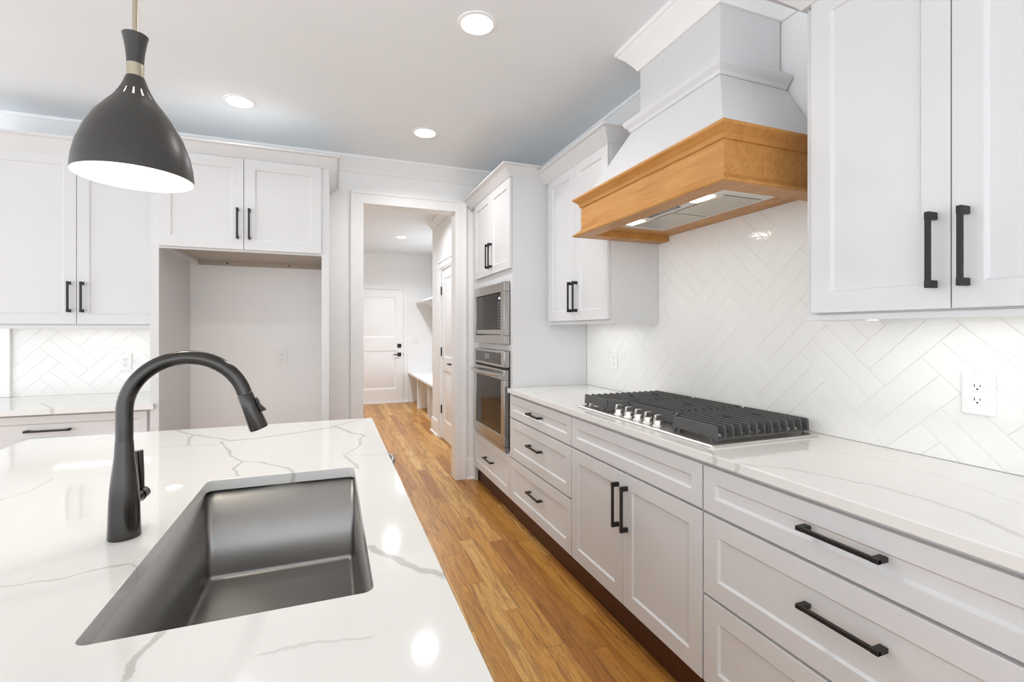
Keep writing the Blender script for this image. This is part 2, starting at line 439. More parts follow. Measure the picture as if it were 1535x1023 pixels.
# ------------------------------------------------------------------ panel doors of the mudroom
def panel_door(w, h, panels, t=0.04):
    """slab seen from -y with raised-moulding panels sunk in its face: list of (x0,x1,z0,z1)"""
    b = MB(); xs = sorted({0, w} | {p[0] for p in panels} | {p[1] for p in panels}); zs = sorted({0, h} | {p[2] for p in panels} | {p[3] for p in panels})
    for i in range(len(xs) - 1):
        for j in range(len(zs) - 1):
            c = ((xs[i] + xs[i + 1]) / 2, (zs[j] + zs[j + 1]) / 2)
            if any(p[0] < c[0] < p[1] and p[2] < c[1] < p[3] for p in panels): continue
            b.add([(xs[i], 0, zs[j]), (xs[i + 1], 0, zs[j]), (xs[i + 1], 0, zs[j + 1]), (xs[i], 0, zs[j + 1])], [(0, 1, 2, 3)])
    for x0, x1, z0, z1 in panels:
        R = []
        for ins, dy in ((0, 0), (0.012, 0.009), (0.02, 0.011), (0.045, 0.004)):
            R.append([(x0 + ins, dy, z0 + ins), (x1 - ins, dy, z0 + ins), (x1 - ins, dy, z1 - ins), (x0 + ins, dy, z1 - ins)])
        vs = [v for r in R for v in r]; fs = []
        for i in range(3):
            for j in range(4): fs.append((i * 4 + j, i * 4 + (j + 1) % 4, (i + 1) * 4 + (j + 1) % 4, (i + 1) * 4 + j))
        fs.append((12, 13, 14, 15)); b.add(vs, fs)
    b.add([(0, 0, 0), (w, 0, 0), (w, 0, h), (0, 0, h), (0, t, 0), (w, t, 0), (w, t, h), (0, t, h)], [(4, 7, 6, 5), (0, 4, 5, 1), (1, 5, 6, 2), (2, 6, 7, 3), (3, 7, 4, 0)])
    return b
def lever_set(parent, x, z, to_left=True, s=1.0):
    b = MB(); b.box(x - 0.034, x + 0.034, -0.012, 0, z - 0.034, z + 0.034); b.cyl((x, -0.012, z), (x, -0.05, z), 0.011, seg=16)
    d = -1 if to_left else 1
    b.tube([(x, -0.05, z), (x + d * 0.03, -0.054, z), (x + d * 0.115, -0.05, z - 0.004)], [0.011, 0.010, 0.007], 12)
    return tag(b.build('lever_handle', M['black'], parent, bevel=0.002), 'black lever handle on a square rose')
# end door
d1 = thing('door_1', 'white two-panel door closing the far end of the mudroom', 'door', (0.312, MY - 0.052, 0.018)); d1['kind'] = 'structure'
w1 = 1.222 - 0.312
lf = panel_door(w1, 2.03, [(0.13, w1 - 0.13, 1.17, 1.90), (0.13, w1 - 0.13, 0.24, 0.93)]).build('leaf', M['trim'], d1)
lever_set(lf, w1 - 0.07, 0.86)
tag(MB().box(w1 - 0.104, w1 - 0.036, -0.016, 0, 0.985, 1.053).build('deadbolt', M['black'], lf, bevel=0.003), 'square black deadbolt')
MB().box(w1 - 0.002, w1 + 0.004, -0.004, 0.02, 0.83, 0.89).build('latch_plate', M['black'], lf)
b = casing('c', 0.305, 1.23, 2.055, MY, 0.09); b.box(0.29, 0.305, MY - 0.05, MY, 0, 2.07); b.box(1.229, 1.24, MY - 0.012, MY, 0, 2.07)
struct('trim_4', b, M['trim'], bevel=0.002)
struct('trim_5', MB().box(0.22, 1.32, MY - 0.075, MY - 0.0, 0.0, 0.016), M['trim'], bevel=0.003)
# side door (wall faces -x)
d2 = thing('door_2', 'white two-panel side door with black hinges, half hidden by the doorway casing', 'door', (MX + 0.012, D2Y1, 0.015), -PI / 2); d2['kind'] = 'structure'
w2 = D2Y1 - D2Y0
lf2 = panel_door(w2, 2.04, [(0.115, w2 - 0.115, 0.98, 1.92), (0.115, w2 - 0.115, 0.22, 0.82)]).build('leaf', M['trim'], d2)
lever_set(lf2, w2 - 0.075, 0.925)
for hz in (0.34, 1.04, 1.78):
    tag(MB().box(-0.018, 0.012, -0.006, 0, hz - 0.05, hz + 0.05).cyl((-0.006, -0.008, hz - 0.05), (-0.006, -0.008, hz + 0.05), 0.008, seg=12).build('hinge', M['black'], d2), 'black butt hinge')
b = casing('c', 0.0, w2, 2.06, 0, 0.09); 
o = struct('trim_6', b, M['trim'], bevel=0.002, loc=(MX, D2Y1, 0), rot=(0, 0, -PI / 2))

# ------------------------------------------------------------------ cabinet kit
def pull(parent, cx, cz, vertical, L=0.19, y=-0.019):
    b = MB(); h = L / 2; w = 0.0055; o = 0.030
    if vertical:
        b.box(cx - w, cx + w, y - o - 0.005, y - o + 0.005, cz - h, cz + h)
        for s in (-1, 1):
            e = cz + s * h; b.box(cx - w - 0.0005, cx + w + 0.0005, y - o - 0.0055, y - 0.0, min(e, e - s * 0.019), max(e, e - s * 0.019))
    else:
        b.box(cx - h, cx + h, y - o - 0.005, y - o + 0.005, cz - w, cz + w)
        for s in (-1, 1):
            e = cx + s * h; b.box(min(e, e - s * 0.019), max(e, e - s * 0.019), y - o - 0.0055, y - 0.0, cz - w - 0.0005, cz + w + 0.0005)
    return tag(b.build('handle', M['black'], parent, bevel=0.0014), 'matte black square bar pull')

def shaker(name, parent, x0, x1, z0, z1, rail=0.062, y=-0.0015, t=0.019, rec=0.0085):
    """five-piece front, local x = width, front towards -y"""
    w, h = x1 - x0, z1 - z0; b = MB(); f = -t
    R = []
    for ins, yy in ((0.0, 0.0), (0.0, f), (rail, f), (rail + 0.0015, f + rec * 0.3), (rail + 0.006, f + rec)):
        R.append([(ins, yy, ins), (w - ins, yy, ins), (w - ins, yy, h - ins), (ins, yy, h - ins)])
    vs = [v for r in R for v in r]; fs = [(0, 3, 2, 1)]
    for i in range(len(R) - 1):
        for j in range(4): fs.append((i * 4 + j, i * 4 + (j + 1) % 4, (i + 1) * 4 + (j + 1) % 4, (i + 1) * 4 + j))
    k = (len(R) - 1) * 4; fs.append((k, k + 1, k + 2, k + 3)); b.add(vs, fs)
    return b.build(name, M['cab'], parent, loc=(x0, y, z0), bevel=0.0013, ang=20)

def crown_part(parent, path, z0, z1, proj, name='crown'):
    h = z1 - z0
    pr = [(-0.012, z0), (0.004, z0), (0.008, z0 + 0.006), (0.016, z0 + h * 0.2), (proj * 0.75, z0 + h * 0.78), (proj, z0 + h * 0.86), (proj, z1), (-0.012, z1)]
    return MB().sweep(path, pr).build(name, M['cab'], parent, ang=20)

R_ = -PI / 2   # right-wall cabinets face -x
FX = 1.171     # face-frame plane of the base run (door fronts at 1.1505)
DEP = XW - 0.001 - FX

def base_unit(name, label, ynear, yfar, group='white base cabinets along the cooktop wall'):
    r = thing(name, label, 'cabinet', (FX, yfar, 0), R_, group); w = yfar - ynear
    b = MB(); b.box(0, w, 0, DEP, 0.136, 0.8835)
    b.build('body', M['cab'], r)
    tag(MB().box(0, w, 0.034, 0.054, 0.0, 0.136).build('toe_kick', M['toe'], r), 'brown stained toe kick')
    return r, w
# far drawer base
r, w = base_unit('drawer_base_cabinet', 'white base cabinet with three drawers between the oven tower and the cooktop cabinet', 2.172, 3.070)
for z0, z1, hz in ((0.718, 0.866, 0.797), (0.446, 0.708, 0.599), (0.152, 0.436, 0.312)):
    d = shaker('drawer', r, 0.002, w - 0.002, z0, z1, 0.05 if z1 - z0 < 0.2 else 0.06); pull(d, w / 2 - 0.002, hz - z0, False, 0.185)
# cooktop base
r, w = base_unit('cooktop_base_cabinet', 'white base cabinet with a pair of doors, under the gas cooktop', 1.250, 2.170)
shaker('false_drawer_front', r, 0.002, w - 0.002, 0.718, 0.866, 0.05)
for k in (0, 1):
    x0, x1 = (0.002, w / 2 - 0.0015) if k == 0 else (w / 2 + 0.0015, w - 0.002)
    d = shaker('door', r, x0, x1, 0.152, 0.708, 0.062); pull(d, (x1 - x0 - 0.031) if k == 0 else 0.031, 0.567 - 0.152, True)
# near drawer base
r, w = base_unit('drawer_base_cabinet', 'wide white three-drawer base cabinet nearest the camera, right of the cooktop cabinet', 0.325, 1.248)
for z0, z1, hz in ((0.718, 0.866, 0.803), (0.446, 0.708, 0.602), (0.152, 0.436, 0.31)):
    d = shaker('drawer', r, 0.004, w - 0.002, z0, z1, 0.05 if z1 - z0 < 0.2 else 0.06); pull(d, 1.248 - 0.785 - 0.004, hz - z0, False, 0.2)

# worktop on the right run
b = MB(); b.box(1.131, XW - 0.001, 0.30, 3.067, 0.884, ZC)
tag(b.build('countertop', M['quartz_counter'], bevel=0.0025), 'white veined quartz worktop carrying the gas cooktop along the right wall', 'worktop')

# tall oven cabinet -------------------------------------------------
TY0, TY1 = 3.072, 4.0; TW = TY1 - TY0
tall = thing('oven_tower_cabinet', 'tall white cabinet tower housing microwave and wall oven beside the doorway', 'cabinet', (FX, TY1, 0), R_)
b = MB()
b.box(0, 0.02, 0.0, DEP, 0.136, 2.385); b.box(TW - 0.02, TW, 0.0, DEP, 0.136, 2.385); b.box(0.02, TW - 0.02, DEP - 0.012, DEP, 0.136, 2.385)
for z0, z1 in ((0.136, 0.4595), (1.166, 1.2115), (1.6585, 2.385)): b.box(0.02, TW - 0.02, 0, DEP - 0.012, z0, z1)

for za, zb_ in ((0.4596, 1.1659), (1.2116, 1.6584)):
    b.box(0.0201, 0.136, 0.0, 0.02, za, zb_); b.box(TW - 0.046, TW - 0.0201, 0.0, 0.02, za, zb_)
b.build('body', M['cab'], tall)
MB().box(-0.066, 0, 0.004, 0.03, 0.0, 2.385).build('filler_strip', M['cab'], tall)
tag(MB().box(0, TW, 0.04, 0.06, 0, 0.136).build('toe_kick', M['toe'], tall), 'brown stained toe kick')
for k in (0, 1):
    x0, x1 = (0.06, 0.4985) if k == 0 else (0.5015, TW - 0.004)
    d = shaker('door', tall, x0, x1, 1.745, 2.375, 0.062); pull(d, (x1 - x0 - 0.031) if k == 0 else 0.031, 1.888 - 1.745, True)
d = shaker('drawer', tall, 0.06, TW - 0.004, 0.152, 0.446, 0.06); pull(d, (TW - 0.064) / 2, 0.305 - 0.152, False)
crown_part(tall, [(TW, DEP), (TW, -0.02), (-0.066, -0.02)][::-1] and [(-0.066, -0.02), (TW, -0.02), (TW, DEP)][::-1], 2.376, 2.45, 0.075)

# microwave & oven (things in the tower) -----------------------------
MYN, MYF, MXF = 3.12, 3.862, 1.126
def appliance(name, label, z): return thing(name, label, name.replace('built_in_', ''), (FX - 0.002, MYF, z), R_)
AW = MYF - MYN; AF = MXF - (FX - 0.002)   # local y of the front (negative)
mw = appliance('microwave', 'built-in stainless steel microwave above the wall oven in the tower', 1.2125)
h = 0.445
b = MB(); b.box(0, AW, AF, 0.0, 0, 0.062); b.box(0, AW, AF, 0.0, h - 0.07, h); b.box(0, 0.05, AF, 0, 0.062, h - 0.07); b.box(AW - 0.075, AW, AF, 0, 0.062, h - 0.07)
b.box(0.03, AW - 0.03, 0.0, 0.38, 0.01, h - 0.01)
b.build('trim_kit', M['steel'], mw, bevel=0.003)
dr = MB().box(0.052, AW - 0.077, AF + 0.010, AF + 0.03, 0.068, h - 0.073).build('door', M['glass'], mw, bevel=0.002); dr['label'] = 'dark glass door'
MB().box(0.056, AW - 0.08, AF + 0.004, AF + 0.0102, 0.072, 0.104).build('door_rail', M['steel'], mw, bevel=0.001)
kp = MB()
for i in range(9):
    for j in range(3): kp.box(AW - 0.16 + j * 0.024, AW - 0.147 + j * 0.024, AF + 0.0092, AF + 0.0101, 0.12 + i * 0.022, 0.129 + i * 0.022)
kp.build('keypad', M['keys'], mw, smooth=False)
tag(MB().box(AW - 0.14, AW - 0.115, AF + 0.0092, AF + 0.0101, 0.327, 0.339).build('clock_display', M['clock'], mw), 'lit clock display')
ov = appliance('built_in_oven', 'stainless steel wall oven with dark glass door, below the microwave', 0.4605)
b = MB(); b.box(0.02, AW - 0.02, 0.0, 0.5, 0.0, 0.70); b.box(0.003, AW - 0.003, AF + 0.012, 0.0, 0.002, 0.70)
b.build('body', M['shadow_gap'], ov)
cp = MB().box(0, AW, AF, -0.001, 0.588, 0.704).build('control_panel', M['steel'], ov, bevel=0.004)
g = MB().box(0.05, AW - 0.07, AF - 0.0015, AF + 0.002, 0.606, 0.69).build('display', M['display'], ov, bevel=0.001)
MB().box(0.30, 0.42, AF - 0.0022, AF - 0.0012, 0.635, 0.675).build('clock_face', M['keys'], g)
dob = MB(); dob.box(0, AW, AF, -0.008, 0.03, 0.105); dob.box(0, AW, AF, -0.008, 0.50, 0.572); dob.box(0, 0.055, AF, -0.008, 0.105, 0.50); dob.box(AW - 0.07, AW, AF, -0.008, 0.105, 0.50)
do = dob.build('door', M['steel'], ov, bevel=0.003)
tag(MB().box(0.053, AW - 0.068, AF + 0.003, AF + 0.02, 0.103, 0.502).build('door_glass', M['glass'], do), 'dark glass window')
hb = MB(); n = 16
hb.tube([(0.03 + (AW - 0.06) * i / n, AF - 0.028 - 0.03 * math.sin(PI * i / n), 0.535) for i in range(n + 1)], 0.0125, 16)
for xx in (0.035, AW - 0.035): hb.box(xx - 0.012, xx + 0.012, AF - 0.032, AF, 0.522, 0.548)
hb.build('handle', M['steel'], do)
MB().box(0, AW, AF + 0.004, -0.005, 0.0, 0.026).build('bottom_trim', M['steel'], ov, bevel=0.002)

# wall cabinets on the right wall -------------------------------------
WX = 1.441; WD = XW - 0.0022 - WX
def wall_unit(name, label, yfar, ynear, z0, z1, group=None):
    r = thing(name, label, 'cabinet', (WX, yfar, z0), R_, group); w = yfar - ynear
    MB().box(0, w, 0, WD, 0, z1 - z0).build('body', M['cab'], r)
    return r, w
midc, w = wall_unit('upper_cabinet', 'white two-door wall cabinet between the oven tower and the range hood', 3.071, 2.252, 1.368, 2.36, 'white wall cabinets')
for k in (0, 1):
    x0, x1 = (0.05, 0.4305) if k == 0 else (0.4335, w - 0.006)
    d = shaker('door', midc, x0, x1, 0.005, 0.982, 0.062); pull(d, (x1 - x0 - 0.031) if k == 0 else 0.031, 0.148, True)
lr = MB(); lr.box(0.0, w, -0.004, 0.016, -0.018, 0.0); lr.box(w - 0.016, w, 0.016, WD, -0.018, 0.0); lr.build('light_rail', M['cab'], midc)
crown_part(midc, [(0.0, -0.02), (w, -0.02), (w, WD)][::-1], 0.975, 1.052, 0.078)
nearc, w = wall_unit('upper_cabinet', 'large white two-door wall cabinet at the right edge, nearest the camera', 1.098, 0.31, 1.368, 2.36, 'white wall cabinets')
for k in (0, 1):
    x0, x1 = (0.027, 0.3895) if k == 0 else (0.3925, w - 0.006)
    d = shaker('door', nearc, x0, x1, -0.003, 0.982, 0.062); pull(d, (x1 - x0 - 0.031) if k == 0 else 0.031, 0.147, True)
MB().box(0.0, w, -0.006, 0.014, -0.026, -0.008).box(0.0, w, 0.0, 0.03, -0.008, 0).build('light_rail', M['cab'], nearc, bevel=0.001)
crown_part(nearc, [(0.0, WD), (0.0, -0.02), (w, -0.02)][::-1], 0.975, 1.052, 0.078)

def under_light(label, loc, L, rz, power=UNDER_W, depth=0.05):
    r = thing('under_cabinet_light', label, 'light', loc, rz, 'under-cabinet light bars')
    MB().box(-L / 2, L / 2, -depth / 2, depth / 2, -0.008, 0.0).build('housing', M['plate'], r, bevel=0.001)
    MB().box(-L / 2 + 0.006, L / 2 - 0.006, -depth / 2 + 0.006, depth / 2 - 0.006, -0.0125, -0.008).build('lens', M['strip'], r)
    area_light('under_cabinet_lamp', r, (0, 0, -0.016), L - 0.02, power, (0.95, 0.975, 1.0), depth - 0.015)
    return r
nl_ = under_light('slim light bar under the near right wall cabinet', (1.60, 0.74, 1.3678), 0.5, PI / 2, UNDER_W * 1.1)
MB().box(0.26, 0.40, -0.03, 0.03, -0.026, 0.0).build('lower_housing', M['plate'], nl_, bevel=0.002)  # unlit white box added to stand in for the light bar's visible end
under_light('slim light bar under the wall cabinet beside the oven tower', (1.60, 2.66, 1.3678), 0.5, PI / 2)
under_light('slim light bar under the left wall cabinet', (-1.40, 3.92, 1.3447), 0.55, 0, UNDER_W * 0.5)

# herringbone tile ------------------------------------------------------
def clip(poly, a0, a1, b0, b1):
    for ax, lim, sg in ((0, a0, 1), (0, a1, -1), (1, b0, 1), (1, b1, -1)):
        out = []
        for i in range(len(poly)):
            p, q = poly[i], poly[(i + 1) % len(poly)]
            dp, dq = sg * (p[ax] - lim), sg * (q[ax] - lim)
            if dp >= 0: out.append(p)
            if (dp >= 0) != (dq >= 0):
                t = dp / (dp - dq); out.append((p[0] + t * (q[0] - p[0]), p[1] + t * (q[1] - p[1])))
        poly = out
        if len(poly) < 3: return []
    return poly
def inset(poly, d):
    n = len(poly); A = sum(poly[i][0] * poly[(i + 1) % n][1] - poly[(i + 1) % n][0] * poly[i][1] for i in range(n))
    if A < 0: poly = poly[::-1]
    L = []
    for i in range(n):
        p, q = poly[i], poly[(i + 1) % n]; l = math.hypot(q[0] - p[0], q[1] - p[1])
        if l < 1e-5: continue
        nx, ny = -(q[1] - p[1]) / l, (q[0] - p[0]) / l
        L.append((p[0] + nx * d, p[1] + ny * d, q[0] - p[0], q[1] - p[1]))
    out = []
    for i in range(len(L)):
        x1, y1, dx1, dy1 = L[i - 1]; x2, y2, dx2, dy2 = L[i]; den = dx1 * dy2 - dy1 * dx2
        if abs(den) < 1e-9: out.append((x2, y2)); continue
        t = ((x2 - x1) * dy2 - (y2 - y1) * dx2) / den; out.append((x1 + dx1 * t, y1 + dy1 * t))
    return out
def herringbone(a0, a1, b0, b1, O, flip, W=0.0737):
    """pairs of tiles laid herringbone at 45 degrees; returns clipped polygons in the wall plane (a across seen left to right, b up)"""
    U = 2 * W; s = math.sqrt(0.5); polys = []
    ext = int(6 / U)
    def pt(x, y): return (O[0] + (x + y) * s, O[1] + (-x + y) * s)     # x runs down-right, y up-right
    for i in range(-ext, ext):
        for j in range(-ext, ext):
            m = (i + j) % 4
            if m == 0: rects = [(i * U, i * U + 2 * U, j * U, j * U + W), (i * U, i * U + 2 * U, j * U + W, j * U + U)]
            elif m == 2: rects = [(i * U, i * U + W, j * U, j * U + 2 * U), (i * U + W, i * U + U, j * U, j * U + 2 * U)]
            else: continue
            for x0, x1, y0, y1 in rects:
                c = pt((x0 + x1) / 2, (y0 + y1) / 2)
                if not (a0 - 0.3 < c[0] < a1 + 0.3 and b0 - 0.3 < c[1] < b1 + 0.3): continue
                p = clip(inset([pt(x0, y0), pt(x1, y0), pt(x1, y1), pt(x0, y1)], 0.0009), a0, a1, b0, b1)
                if len(p) >= 3:
                    ar = abs(sum(p[k][0] * p[(k + 1) % len(p)][1] - p[(k + 1) % len(p)][0] * p[k][1] for k in range(len(p)))) / 2
                    if ar > 2e-5: polys.append(p)
    return polys
def tile_field(name, label, polys, place, rect):
    b = MB(); a0, a1, b0, b1 = rect
    b.cur = 1
    q = [place(a, c, d) for d in (-0.0075, -0.0012) for a, c in ((a0, b0), (a1, b0), (a1, b1), (a0, b1))]
    b.add(q, [(0, 1, 2, 3), (4, 5, 6, 7), (0, 1, 5, 4), (1, 2, 6, 5), (2, 3, 7, 6), (3, 0, 4, 7)])
    b.cur = 0
    for p in polys:
        top = inset(p, 0.0016)
        if len(top) != len(inset(p, 0.0)): continue
        base = inset(p, 0.0); cx = sum(q[0] for q in base) / len(base); cy = sum(q[1] for q in base) / len(base)
        tx, ty = random.gauss(0, 0.0026), random.gauss(0, 0.0026)
        dep = lambda q, e: e + (q[0] - cx) * tx + (q[1] - cy) * ty
        vs = [place(q[0], q[1], -0.003) for q in base] + [place(q[0], q[1], dep(q, -0.0006)) for q in base] + [place(q[0], q[1], dep(q, 0.0)) for q in top]
        n = len(base); fs = []
        for r in (0, 1):
            for i in range(n): fs.append((r * n + i, r * n + (i + 1) % n, (r + 1) * n + (i + 1) % n, (r + 1) * n + i))
        fs.append(tuple(range(2 * n, 3 * n))); b.add(vs, fs)
    return tag(b.build(name, [M['tile'], M['grout']], smooth=False), label, 'tiles')
# right wall: across axis a = -Y
pl = herringbone(-3.0718, -0.30, 0.9145, 1.99, (-0.953, 1.226), False)
tile_field('tile_backsplash', 'glossy white herringbone tile behind the cooktop on the right wall', pl, lambda a, c, d: (XW - d, -a, c), (-3.0718, -0.30, 0.9145, 1.99))
pl = herringbone(-1.953, -1.008, 0.8765, 1.352, (-1.345 - 0.0521, 1.252 - 0.0521), False)
tile_field('tile_backsplash', 'small glossy white herringbone tile panel above the left worktop', pl, lambda a, c, d: (a, YB - 0.008 - d, c), (-1.953, -1.008, 0.8765, 1.352))

# outlets ----------------------------------------------------------------
def outlet(label, loc, rz, w=0.073, h=0.12):
    r = thing('outlet', label, 'outlet', loc, rz, 'white duplex outlets')
    MB().box(-w / 2, w / 2, -0.006, 0, -h / 2, h / 2).build('plate', M['plate'], r, bevel=0.0025)
    for s in (-1, 1):
        b = MB(); n = 24
        P = [(0.0165 * math.cos(2 * PI * i / n), max(-0.0135, min(0.0135, 0.0175 * math.sin(2 * PI * i / n))) + s * 0.0195) for i in range(n)]
        b.prism(P, 'y', -0.0085, -0.004)
        rc = b.build('receptacle', M['plate'], r, bevel=0.0006)
        k = MB(); z = s * 0.0195
        k.box(-0.0075, -0.0055, -0.0089, -0.0084, z - 0.001, z + 0.007); k.box(0.0055, 0.0075, -0.0089, -0.0084, z, z + 0.006)
        k.cyl((0, -0.0089, z - 0.007), (0, -0.0084, z - 0.007), 0.0024, seg=12)
        k.build('slots', M['shadow_gap'], rc, smooth=False)
    return r
outlet('white outlet on the herringbone tile at the right edge', (XW - 0.0012, 0.806, 1.128), R_, 0.078, 0.124)
outlet('white outlet on the tile under the wall cabinet beside the oven tower', (XW - 0.0012, 2.70, 1.115), R_)
outlet('white outlet on the tile above the left worktop', (-1.345, YB - 0.0095, 1.09), 0)
outlet('white outlet on the plain wall inside the empty fridge alcove', (-0.36, YB - 0.0005, 1.105), 0)

# range hood ------------------------------------------------------------------
hood = thing('range_hood', 'white tapered range hood with a wooden mantel band over the cooktop', 'range hood', (XW, 1.728, 1.805))
def hl(x, y, z): return (x - XW, y - 1.728, z - 1.805)
HB = 2.004
MB().box(*[v - XW for v in (BX, XW - 0.002)], BY0 - 1.728, BY1 - 1.728, 2.302 - 1.805, ZCEIL - 0.002 - 1.805).build('chimney', M['cab'], hood)
b = MB()
lo = [(1.243, 1.252), (XW - 0.004, 1.252), (XW - 0.004, 2.203), (1.243, 2.203)]; hi = [(1.403, 1.43), (XW - 0.004, 1.43), (XW - 0.004, 2.008), (1.403, 2.008)]
b.add([hl(x, y, HB - 0.01) for x, y in lo] + [hl(x, y, 2.303) for x, y in hi], [(0, 1, 2, 3), (4, 5, 6, 7), (0, 1, 5, 4), (1, 2, 6, 5), (2, 3, 7, 6), (3, 0, 4, 7)])
b.build('tapered_body', M['cab'], hood)
bp = [hl(x, y, 0)[:2] for x, y in ((XW - 0.004, BY0 - 0.0), (BX, BY0), (BX, BY1), (XW - 0.004, BY1))]
zb = 2.301 - 1.805
MB().sweep(bp, [(-0.02, zb), (0.036, zb), (0.040, zb + 0.006), (0.041, zb + 0.014), (0.047, zb + 0.020), (0.057, zb + 0.030), (0.062, zb + 0.042), (0.062, zb + 0.050), (0.05, zb + 0.054), (0.028, zb + 0.064), (0.014, zb + 0.076), (0.008, zb + 0.086), (-0.02, zb + 0.086)]).build('band_moulding', M['cab'], hood, ang=20)
b = MB(); Y0, Y1, X0 = 1.24, 2.214, 1.232; T = 0.022
b.box(*[v - XW for v in (X0, X0 + T)], Y0 - 1.728, Y1 - 1.728, 0.006, HB - 1.805 - 0.002)
b.box(X0 + T - XW, -0.003, Y0 - 1.728, Y0 + T - 1.728, 0.006, HB - 1.805 - 0.002); b.box(X0 + T - XW, -0.003, Y1 - T - 1.728, Y1 - 1.728, 0.006, HB - 1.805 - 0.002)
b.box(X0 + T - XW, -0.003, Y0 + T - 1.728, Y1 - T - 1.728, HB - 1.805 - 0.03, HB - 1.805 - 0.004)
wf = b.build('wood_mantel', M['maple'], hood); wf['label'] = 'stained wooden mantel band'
mp = [hl(x, y, 0)[:2] for x, y in ((XW - 0.003, Y0), (X0, Y0), (X0, Y1), (XW - 0.003, Y1))]
zt = HB - 1.805
MB().sweep(mp, [(0.0, zt - 0.048), (0.006, zt - 0.046), (0.009, zt - 0.036), (0.01, zt - 0.03), (0.02, zt - 0.02), (0.028, zt - 0.012), (0.034, zt - 0.008), (0.036, zt - 0.002), (0.034, zt + 0.004), (0.0, zt + 0.006)]).build('top_moulding', M['maple'], wf, ang=25)
MB().sweep(mp, [(-0.055, 0.0), (0.028, 0.0), (0.034, 0.004), (0.035, 0.009), (0.03, 0.014), (0.022, 0.016), (0.018, 0.022), (0.01, 0.028), (0.004, 0.034), (-0.0, 0.038), (-0.022, 0.038), (-0.055, 0.03)]).build('bottom_moulding', M['maple'], wf, ang=25)
MB().box(*[v - XW for v in (X0 + 0.05, XW - 0.003)], Y0 + 0.05 - 1.728, Y1 - 0.05 - 1.728, 0.03, 0.042).build('soffit_board', M['maple'], wf)
ins = MB().box(*[v - XW for v in (1.325, 1.605)], 1.345 - 1.728, 2.02 - 1.728, 0.0215, 0.03).build('vent_insert', M['steel_pan'], hood, bevel=0.002); ins['label'] = 'stainless vent insert set into the underside'
for y0, y1 in ((1.40, 1.675), (1.695, 1.97)):
    f = MB(); f.box(*[v - XW for v in (1.392, 1.585)], y0 - 1.728, y1 - 1.728, 0.0185, 0.0225); f.build('grease_filter', M['filter'], ins, bevel=0.001)
MB().box(*[v - XW for v in (1.335, 1.36)], 1.60 - 1.728, 1.80 - 1.728, 0.0188, 0.0222).build('control_strip', M['display'], ins, bevel=0.001)
for yy in (1.475, 1.91):
    lp = MB().box(*[v - XW for v in (1.338, 1.378)], yy - 0.05 - 1.728, yy + 0.05 - 1.728, 0.0185, 0.0225).build('lamp', M['hoodlamp'], ins, bevel=0.003)
    area_light('hood_lamp_light', hood, hl(1.358, yy, 1.805 + 0.012), 0.09, HOOD_W, (1, 0.93, 0.8))
MB().box(*[v - XW for v in (1.318, 1.325)], 1.345 - 1.728, 2.02 - 1.728, 0.0285, 0.0305).build('shadow_gap', M['shadow_gap'], ins)  # solid dark strip painted in for the shadow line along the insert

# gas cooktop --------------------------------------------------------------------
ck = thing('gas_cooktop', 'five-knob stainless gas cooktop with black cast-iron grates set on the right worktop', 'cooktop', (1.45, 1.722, ZC + 0.0003))
def cl(x, y): return (x - 1.45, y - 1.722)
b = MB(); x0, y0 = cl(1.196, 1.25); x1, y1 = cl(1.705, 2.19)
def rrect(x0, x1, y0, y1, r, n=6):
    P = []
    for cx, cy, a in ((x1 - r, y1 - r, 0), (x0 + r, y1 - r, 90), (x0 + r, y0 + r, 180), (x1 - r, y0 + r, 270)):
        for i in range(n + 1):
            t = math.radians(a + 90 * i / n); P.append((cx + r * math.cos(t), cy + r * math.sin(t)))
    return P
L = [(rrect(x0, x1, y0, y1, 0.012), 0.0), (rrect(x0, x1, y0, y1, 0.012), 0.004), (rrect(x0 + 0.004, x1 - 0.004, y0 + 0.004, y1 - 0.004, 0.01), 0.008), (rrect(x0 + 0.014, x1 - 0.014, y0 + 0.014, y1 - 0.014, 0.01), 0.0085), (rrect(x0 + 0.022, x1 - 0.022, y0 + 0.022, y1 - 0.022, 0.01), 0.0045)]
n = len(L[0][0]); vs = [(p[0], p[1], z) for P, z in L for p in P]; fs = [tuple(range(n))[::-1]]
for i in range(len(L) - 1):
    for j in range(n): fs.append((i * n + j, i * n + (j + 1) % n, (i + 1) * n + (j + 1) % n, (i + 1) * n + j))
fs.append(tuple(range((len(L) - 1) * n, len(L) * n))); b.add(vs, fs)
b.build('pan', M['steel_pan'], ck, ang=30)
for (kx, ky) in ((1.248, 1.885), (1.252, 1.814), (1.254, 1.744), (1.252, 1.673), (1.246, 1.600)):
    x, y = cl(kx, ky); b = MB()
    b.lathe([(0.0, 0.0045), (0.0225, 0.0045), (0.0225, 0.008), (0.019, 0.012), (0.0185, 0.026), (0.0165, 0.031), (0.0, 0.032)], (x, y, 0), 28)
    b.prism([(x - 0.0185, 0.03), (x + 0.0185, 0.03), (x + 0.0165, 0.05), (x + 0.010, 0.053), (x - 0.010, 0.053), (x - 0.0165, 0.05)], 'y', y - 0.0065, y + 0.0065)
    tag(b.build('knob', M['chrome'], ck, bevel=0.001), 'polished steel knob')
for (bx, by, br) in ((1.36, 2.06, 0.036), (1.58, 2.06, 0.045), (1.50, 1.745, 0.055), (1.36, 1.43, 0.045), (1.58, 1.43, 0.036)):
    x, y = cl(bx, by)
    bb = MB().lathe([(0, 0.0045), (br + 0.012, 0.0045), (br + 0.008, 0.014), (br, 0.018), (0, 0.018)], (x, y, 0), 32).build('burner', M['steel_pan'], ck)
    MB().lathe([(0, 0.018), (br - 0.002, 0.018), (br, 0.022), (br - 0.003, 0.027), (0, 0.028)], (x, y, 0), 32).build('burner_cap', M['burner'], bb)
